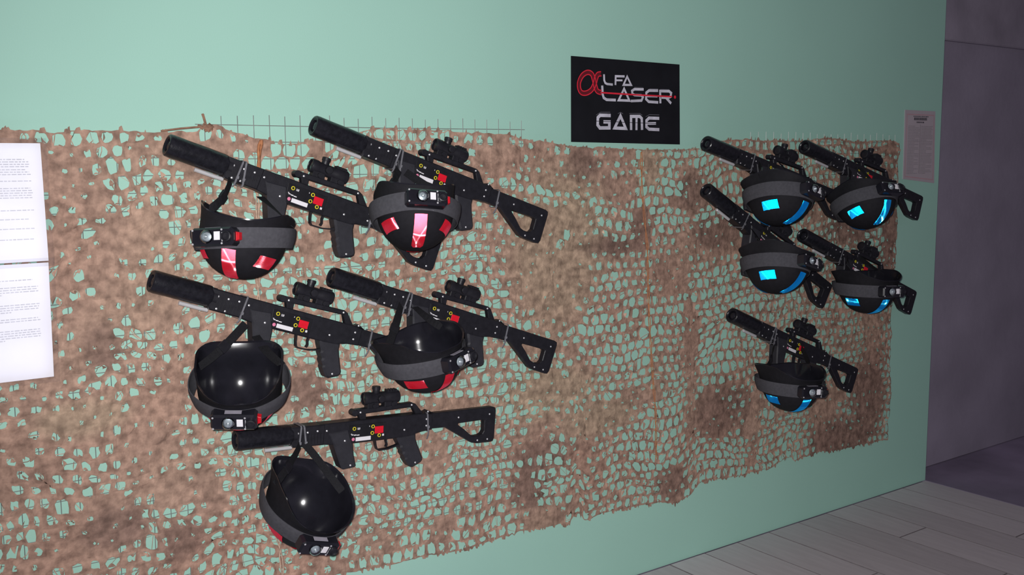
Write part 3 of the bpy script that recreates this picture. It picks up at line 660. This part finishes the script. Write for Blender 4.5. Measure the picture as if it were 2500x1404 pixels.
    for x, z, y in ((.173, .006, -.023), (.202, .006, -.023), (.232, .007, -.023), (.177, -.0265, -.023), (.201, -.0270, -.023), (.262, .004, -.0195), (.543, .0535, -.010), (.591, .0075, -.0195), (.591, -.0125, -.0195), (.515, -.018, -.0195), (.712, .000, -.0115), (.829, .000, -.0115), (.786, -.0800, -.0115), (.824, -.0800, -.0115), (.372, .0455, -.010), (.318, -.030, -.0222), (.338, -.104, -.0222), (.556, -.122, -.0205), (.600, .0285, -.012)):
        b.lathe([(-.0006, .0030), (.0008, .0028), (.0015, .0016), (.0016, .0001)], (x, y, z), (0, -1, 0), 8)
    tag(b.build('screw_heads', M['screw'], r, smooth=True), 'small bright screw heads', kind='stuff')
    return r
proto = make_gun()
GUNS = [  # muzzle point, tilt, label
 ((0.802, -.052, 1.583), -19.9, 'black toy gun at the top left, second highest muzzle, a red-strip helmet under its barrel'),
 ((1.205, -.052, 1.638), -19.4, 'black toy gun hanging highest, muzzle above the net, white-hot red helmet before it'),
 ((0.745, -.052, 1.240), -19.4, 'black toy gun with the leftmost muzzle, hollow helmet hanging under its barrel'),
 ((1.245, -.052, 1.214), -20.2, 'black toy gun below the highest one, tilted red-strip helmet in front of it'),
 ((0.947, -.052, 0.788), -3.6, 'black toy gun hung almost level, lowest on the left'),
 ((2.757, -.052, 1.597), -15.5, 'black toy gun at the upper left of the blue helmets, mostly hidden by its helmet'),
 ((3.317, -.052, 1.587), -16.3, 'black toy gun whose stock sticks out beside the grey notice'),
 ((2.761, -.052, 1.427), -30.0, 'steepest black toy gun, between two stacked blue-strip helmets'),
 ((3.322, -.052, 1.234), -21.5, 'black toy gun with stock past the right edge of the net, below the grey notice'),
 ((2.913, -.052, 0.947), -22.6, 'lowest black toy gun on the right, lowest blue-strip helmet hanging from it'),
]
def along_ray(p, y):      # slide a point along the sight line to another distance from the wall
    p = Vector(p); return CAM + (p-CAM)*((y-CAM.y)/(p.y-CAM.y))
def gun_matrix(p, a):
    return Matrix.Translation(Vector(p)) @ Matrix.Rotation(-R(a), 4, 'Y')
gun_m = []
for i, (p, a, lab) in enumerate(GUNS):
    p = along_ray(p, -.066); g = proto if i == 0 else copy_tree(proto)
    Mx = gun_matrix(p, a); g.matrix_world = Mx; gun_m.append(Mx)
    tag(g, lab, 'toy gun', 'laser tag guns tied to the net')

# cable ties round the guns
def cable_tie(Mx, x, lean, half, zt, zb, yb, label, gname, tail=.02):
    r = MB(); pts = []
    ring = [(-half[0], zt), (half[1], zt), (half[1], zb), (-half[0], zb)]
    # densify with rounded corners
    P = [(-half[0], zt-.004), (-half[0]+.004, zt), (half[1]-.004, zt), (half[1], zt-.004), (half[1], zb+.004), (half[1]-.004, zb), (-half[0]+.004, zb), (-half[0], zb+.004), (-half[0], zt-.004)]
    for y, z in P: pts.append(Vector((x + lean*(z-zb)/(zt-zb), y, z)))
    r.ribbon(pts, [(.0024, 0, 0)]*len(pts), .0013)
    o = r.build('cable_tie', M['tie']); 
    h = MB(); h.box((x+lean*.3, -half[0]-.002, zb+(zt-zb)*.25), (.0068, .005, .0075)); h.build('lock_head', M['tie'], o)
    t = MB(); q = [Vector((x+lean*.1, -half[0]-.003, zb+.006)), Vector((x-.002, -half[0]-.004, zb-tail*.4)), Vector((x-.006, -half[0]-.003, zb-tail))]; t.ribbon(q, [(.002, 0, 0)]*3, .001); t.build('loose_end', M['tie'], o)
    o.matrix_world = Mx; tag(o, label, 'cable tie', gname)
SHORT = ['the top left gun', 'the highest gun', 'the gun with the leftmost muzzle', 'the gun below the highest one', 'the level gun', 'the upper left gun of the blue helmets', 'the gun beside the grey notice', 'the steepest gun', 'the gun past the right net edge', 'the lowest gun on the right']
HG = [.188, .262, .245, .243, .176, .238, .240, .225, .240, .232]
ST = [.600, .648, .650, .640, .597, .640, .655, .66, .655, .645]
for i, Mx in enumerate(gun_m):
    cable_tie(Mx, HG[i], .006, (.0250, .0265), .0262, -.0372, 0, 'grey cable tie round the barrel end of ' + SHORT[i], 'grey cable ties on the guns', .012)
    cable_tie(Mx, ST[i], -.004, (.0215, .0235) if ST[i] < .62 else (.0138, .0225), .0260, -.0300, 0, 'grey cable tie round the stock of ' + SHORT[i], 'grey cable ties on the guns', .022)
for i in (0, 1, 3, 4, 9):
    cable_tie(gun_m[i], HG[i]+.022, -.008, (.0252, .0267), .0264, -.0378, 0, 'second grey cable tie at the barrel end of ' + SHORT[i], 'grey cable ties on the guns', .006)

# ---------------------------------------------------------------- helmets (dome up +z, brow at -y)
RX, RY, HD = .104, .117, .109
def sm(a, b_, x): t = max(0, min(1, (x-a)/(b_-a))); return t*t*(3-2*t)
def hdepth(ph):
    d = abs(math.degrees(ph)); return .026 + .036*sm(10, 74, d) - .010*sm(100, 140, d) - .008*sm(140, 175, d)
def hflare(ph):
    d = abs(math.degrees(ph)); return .10 - .07*sm(30, 75, d) + .10*sm(95, 150, d)
def shell(ph, s, off=0.0, hs=1.0):
    e = 2.0 + (.35 if math.cos(ph) > 0 else 1.1)*min(1, max(0, (s-.7)/1.1))
    c, q = abs(math.cos(ph))/(RY+off), abs(math.sin(ph))/(RX+off)
    r = (c**e + q**e)**(-1/e)
    if s <= 1:
        t = s*math.pi/2; rad = r*math.sin(t)**.92; z = (HD+off)*math.cos(t)**.97 if s < 1 else 0.0
    else:
        k = s-1; rad = r*(1+hflare(ph)*k*k); z = -k*hdepth(ph)*hs
    return Vector((rad*math.sin(ph), -rad*math.cos(ph), z))
def shell_n(ph, s):
    a = shell(ph+.01, s)-shell(ph-.01, s); b_ = shell(ph, min(2, s+.01))-shell(ph, s-.01); n_ = a.cross(b_).normalized()
    p = shell(ph, s); return n_ if n_.dot(Vector((p.x, p.y, p.z*.7+.02))) > 0 else -n_
SS = [0.02, .12, .24, .36, .48, .60, .72, .82, .91, 1.0, 1.2, 1.4, 1.6, 1.8, 2.0]
NP = 56
def shell_mesh(off, flip, cap=True):
    mb = MB(); vs = []; fs = []
    for s in SS:
        for k in range(NP): vs.append(shell(-math.pi+2*math.pi*k/NP, s, off))
    for i in range(len(SS)-1):
        for k in range(NP):
            j = (k+1) % NP; f = (i*NP+k, i*NP+j, (i+1)*NP+j, (i+1)*NP+k); fs.append(f)
    vs.append(Vector((0, 0, HD+off))); t = len(vs)-1
    for k in range(NP): fs.append((t, k, (k+1) % NP))
    return vs, fs
def make_helmet(colour):
    r = empty('combat_helmet')
    b = MB(); vs, fs = shell_mesh(0.0, False); b.add(vs, fs)
    b.build('shell', M['matte'], r, smooth=True, angle=80)
    b = MB(); vs, fs = shell_mesh(-.0045, True)
    n0 = len(vs); b.add(vs, fs)
    rim = [shell(-math.pi+2*math.pi*k/NP, 2.0, 0.0) for k in range(NP)]
    mid = [shell(-math.pi+2*math.pi*k/NP, 2.0, .0003) + Vector((0, 0, -.003)) for k in range(NP)]
    lo = [shell(-math.pi+2*math.pi*k/NP, 2.0, -.0045) for k in range(NP)]
    b.add(rim+mid+lo, [(q*NP+k, q*NP+(k+1) % NP, (q+1)*NP+(k+1) % NP, (q+1)*NP+k) for q in range(2) for k in range(NP)])
    b.build('inner_shell', M['gloss'], r, smooth=True, angle=80)
    # grey elastic band
    def bandp(ph, t, off):
        z = -.012 + .048*t + .003*math.cos(ph)
        d = abs(math.degrees(ph)); s = 1 - math.asin(max(-1, min(1, z/HD)))/(math.pi/2) if z > 0 else 1.0 + (-z)/.085*.9
        p = shell(ph, min(1.0, s) if z > 0 else 1.0, 0.0); n2 = Vector((p.x, p.y, 0)).normalized()
        bulge = .006 + .012*sm(30, 85, d)*(1-.45*sm(110, 175, d)) + .004*max(0, 1-max(0, z)/.03)
        q = Vector((p.x, p.y, 0)) + n2*(bulge+off); q.z = z; return q
    mb = MB(); vs = []; fs = []; T = 6; NB = 64
    for off in (0, -.0025):
        for t in range(T+1):
            for k in range(NB): vs.append(bandp(-math.pi+2*math.pi*k/NB, t/T, off))
    h = (T+1)*NB
    for q in (0, h):
        for t in range(T):
            for k in range(NB):
                j = (k+1) % NB; fs.append((q+t*NB+k, q+t*NB+j, q+(t+1)*NB+j, q+(t+1)*NB+k))
    for t in (0, T):
        for k in range(NB):
            j = (k+1) % NB; fs.append((t*NB+k, t*NB+j, h+t*NB+j, h+t*NB+k))
    mb.add(vs, fs); mb.build('head_band', M['band'], r, smooth=True, angle=60)['label'] = 'wide grey elastic band'
    # sensor box on the brow, band height
    yb = -RY-.010
    mb = MB()
    mb.prism([(-.055, -.014), (-.048, -.021), (.048, -.021), (.055, -.014), (.055, .016), (.048, .023), (-.048, .023), (-.055, .016)], yb-.024, yb+.012, .005)
    sb = mb.build('sensor_box', M['gloss'], r); sb.location = (0, .002, .012)
    mb = MB(); mb.lathe([(0, .0165), (.004, .0160), (.010, .0125), (.0145, .0065), (.016, .0001)], (.013, yb-.024, 0), (0, -1, 0), 18); mb.build('lens', M['lens'], sb, smooth=True)['label'] = 'clear domed lens'
    mb = MB(); mb.lathe([(0.0003, .0135), (.002, .010), (.003, .0055), (.009, .003), (.0095, .0001)], (.013, yb-.024, 0), (0, -1, 0), 12); mb.build('lamp', M['screw'], sb, smooth=True)
    mb = MB(); mb.prism([(-.022, -.011), (-.007, -.011), (-.007, .009), (-.022, .009)], yb-.0265, yb-.023, .0006); mb.build('white_square', M['white'], sb)['label'] = 'small white square'
    mb = MB(); mb.lathe([(0, .0130), (.007, .0125), (.008, .0100), (.004, .0085), (.003, .0001)], (-.040, yb-.023, .001), (0, -1, 0), 16); mb.build('dark_window', M['black'], sb, smooth=True)
    mb = MB(); mb.box((.002, yb-.008, -.0213), (.040, .013, .001)); mb.build('label', M['greylabel'], sb)['label'] = 'grey label strip'
    mb = MB(); mb.prism([(-.064, -.008), (-.055, -.010), (-.055, .012), (-.064, .009)], yb-.012, yb+.004, .0015); mb.build('indicator', M['redled'], sb)['label'] = 'red indicator at one end'
    mb = MB()
    for x in (-.0265, .049):
        for z in (-.015, .017): mb.lathe([(0, .0026), (.0012, .0024), (.0013, .0001)], (x, yb-.0238, z), (0, -1, 0), 8)
    mb.box((-.0275, yb-.0245, .002), (.0016, .001, .022))
    tag(mb.build('screw_heads', M['screw'], sb), kind='stuff')
    # adjuster clip at the back
    mb = MB(); mb.prism([(-.030, -.018), (.030, -.018), (.034, 0), (.030, .018), (-.030, .018), (-.034, 0)], RY+.010, RY+.026, .004); mb.build('back_clip', M['black'], r).location = (0, 0, .012)
    # reflective strips: cube-corner relief
    def strip(name, ph0, ph1, s0, s1, taper=0.0):
        a = .0022; pm, sm_ = (ph0+ph1)/2, (s0+s1)/2
        Lu = (shell(ph1, sm_)-shell(ph0, sm_)).length; n2 = 14
        Lv = sum((shell(pm, s0+(s1-s0)*(k+1)/n2)-shell(pm, s0+(s1-s0)*k/n2)).length for k in range(n2))
        nu = max(4, int(Lu/a)); nvv = max(4, int(Lv/(a*.866)))
        def pt(i, j, depth=0.0):
            u = (i+.5*(j % 2 if isinstance(j, int) else 0))/nu; v = j/nvv
            s = s0+(s1-s0)*v; w = shell(pm, sm_).xy.length/max(.03, shell(pm, s).xy.length)
            ph = pm + (u-.5)*(ph1-ph0)*w
            return shell(ph, s) + shell_n(ph, s)*(.0020-depth)
        mb = MB(); grid = {}
        for j in range(nvv+1):
            for i in range(nu+1): grid[i, j] = pt(i, j)
        vs = []; fs = []
        for j in range(nvv):
            for i in range(nu):
                if j % 2 == 0: tris = [((i, j), (i+1, j), (i, j+1)), ((i+1, j), (i+1, j+1), (i, j+1))]
                else: tris = [((i, j), (i+1, j), (i+1, j+1)), ((i, j), (i+1, j+1), (i, j+1))]
                for t in tris:
                    A, B, C = (grid[q] for q in t); cen = (A+B+C)/3; nn = (B-A).cross(C-A).normalized()
                    if nn.dot(cen - Vector((0, 0, -.02))) < 0: nn = -nn
                    ab, bc, cd = (A-B).length_squared, (B-C).length_squared, (C-A).length_squared
                    uu, vv, ww = (ab+cd-bc)/2, (ab+bc-cd)/2, (bc+cd-ab)/2      # squared edges of the right-angled corner
                    if min(uu, vv, ww) <= 1e-9: continue
                    iu, iv, iw = 1/uu, 1/vv, 1/ww; hh = iu+iv+iw
                    ap = (A*iu+B*iv+C*iw)/hh - nn/math.sqrt(hh)
                    o = len(vs); vs += [A, B, C, ap]; fs += [(o, o+1, o+3), (o+1, o+2, o+3), (o+2, o, o+3)]
        mb.add(vs, fs)
        me = bpy.data.meshes.new(name); me.from_pydata(mb.v, [], mb.f); me.materials.append(M['tape_'+colour])
        o = bpy.data.objects.new(name, me); COL.objects.link(o); o.parent = r
        o['label'] = 'shiny %s reflective strip' % colour
    strip('reflective_strip', -.23, .23, .08, .73)
    for sg in (-1, 1):
        c = sg*R(60 if colour == 'red' else 80); strip('reflective_strip', c-.34, c+.34, .53, .73)
    strip('reflective_strip', math.pi-.20, math.pi+.20, .30, .70)
    return r
hel = {'red': make_helmet('red'), 'blue': make_helmet('blue')}
HEL = [ # centre, front azimuth, lean of the opening to the viewer, roll clockwise, sensor shift, colour, label
 ((0.936, -.205, 1.355), -15, -8, 13, 14, 'red', 'upside down black helmet with red strip, leftmost in the top row'),
 ((1.436, -.205, 1.398), 9, -23, 0, -4, 'red', 'upside down black helmet with the brightest red strip, before the highest gun'),
 ((0.911, -.205, 0.975), -3, 22, 0, 4, 'red', 'black helmet showing its glossy hollow, sensor box below, left in the second row'),
 ((1.452, -.205, 0.992), 38, 5, -10, -8, 'red', 'tilted black helmet with two red strips low on its dome, right in the second row'),
 ((1.080, -.205, 0.622), 26, 20, 28, 0, 'red', 'black helmet with glossy hollow, hanging lowest, below the level gun'),
 ((2.995, -.205, 1.402), 56, -22, -2, 0, 'blue', 'black helmet with bright blue strips, top left of the blue helmets'),
 ((3.515, -.205, 1.370), 48, -22, -17, 0, 'blue', 'leaning black helmet with blue strips, nearest to the grey notice'),
 ((2.990, -.205, 1.150), 56, -20, -1, 0, 'blue', 'black helmet with blue strips, straight below the top left blue one'),
 ((3.546, -.205, 1.025), 43, -3, 0, 0, 'blue', 'black helmet with small blue strips, at the right edge of the net'),
 ((3.082, -.205, 0.690), 36, -3, 2, 0, 'blue', 'lowest black helmet with blue strips, hanging from the lowest gun on the right'),
]
HOOK = [[(0.952, 1.491), (1.038, 1.446)], [(1.46, 1.513), (1.483, 1.506)], [(0.984, 1.11), (1.006, 1.074)], [(1.454, 1.118), (1.495, 1.108)], [(1.116, .752), (1.13, .753)],
        [(3.006, 1.521), (3.136, 1.52)], [(3.574, 1.492), (3.642, 1.5)], [(2.986, 1.273), (3.057, 1.27)], [(3.579, 1.145), (3.664, 1.123)], [(3.127, .807), (3.291, .78)]]
SKEW = {0: 12}      # the elastic band sits askew on some helmets
helmets = []
for i, (c, az, tilt, roll, shift, colr, lab) in enumerate(HEL):
    helmets.append(copy_tree(hel[colr]) if any(q[5] == colr for q in HEL[:i]) else hel[colr])
for i, (c, az, tilt, roll, shift, colr, lab) in enumerate(HEL):
    h = helmets[i]
    c = along_ray(c, -.250 if i not in (2, 4) else -.215); v = Vector((CAM.x-c.x, CAM.y-c.y, 0)).normalized(); rg = Vector((0, 0, 1)).cross(v)
    # local axes: dome (+z) -> down, brow (-y) -> towards the viewer
    F = (Matrix.Rotation(R(az), 3, 'Z') @ v); D = Vector((0, 0, -1))
    Rt = Matrix.Rotation(R(tilt), 3, rg); F = Rt @ F; D = Rt @ D
    Rr = Matrix.Rotation(R(roll), 3, -v); F = Rr @ F; D = Rr @ D
    ez = D; ey = -F; ex = ey.cross(ez)
    Mx = Matrix((ex, ey, ez)).transposed().to_4x4(); Mx.translation = c
    h.matrix_world = Mx
    for ch in h.children:
        if ch.name.startswith(('sensor_box', 'head_band', 'back_clip')):
            axl = Mx.to_3x3().inverted() @ v
            q = Matrix.Rotation(R(SKEW.get(i, 0)), 4, axl)
            ch.matrix_basis = q @ (Matrix.Rotation(R(shift), 4, 'Z') if ch.name.startswith('sensor') else Matrix.Identity(4)) @ Matrix.Translation(ch.location)
    tag(h, lab, 'helmet', 'helmets hung by their straps')
    inv = Mx.inverted()
    # chin straps up to the gun
    ends = []
    for d in (-100, 100):
        p = Mx @ (shell(R(d), 1.75) * .965); ends.append(p)
    ends.sort(key=lambda p: (p-CAM).dot(r2))
    for k, (p, hk) in enumerate(zip(ends, HOOK[i])):
        q = along_ray((hk[0], -.085, hk[1]), -.094); L = (q-p).length
        pts = []; wd = []
        for t in range(9):
            w = t/8; a = p.lerp(q, w) + Vector((.006*math.sin(w*3.1+i+k), -.010*math.sin(w*math.pi), -.004*math.sin(w*math.pi)))
            pts.append(inv @ a)
            tw = .9*math.sin(w*2.4+i*1.3+k)
            dr = (q-p).normalized(); side = dr.cross(Vector((0, -1, 0))).normalized(); side = (Matrix.Rotation(tw*(.6 if i != 4 else .25), 3, dr) @ side)*.0110
            wd.append(inv.to_3x3() @ side)
        mb = MB(); mb.ribbon(pts, wd, .0016)
        st = mb.build('chin_strap', M['webbing'], h)
        if k == 0:
            mb = MB(); bp_ = pts[4]; e1 = wd[4].normalized(); e2 = (pts[5]-pts[3]).normalized(); e3 = e1.cross(e2)
            mb.box(bp_, (.026, .030, .007), Matrix((e1, e2, e3)).transposed()); mb.build('buckle', M['black'], st)
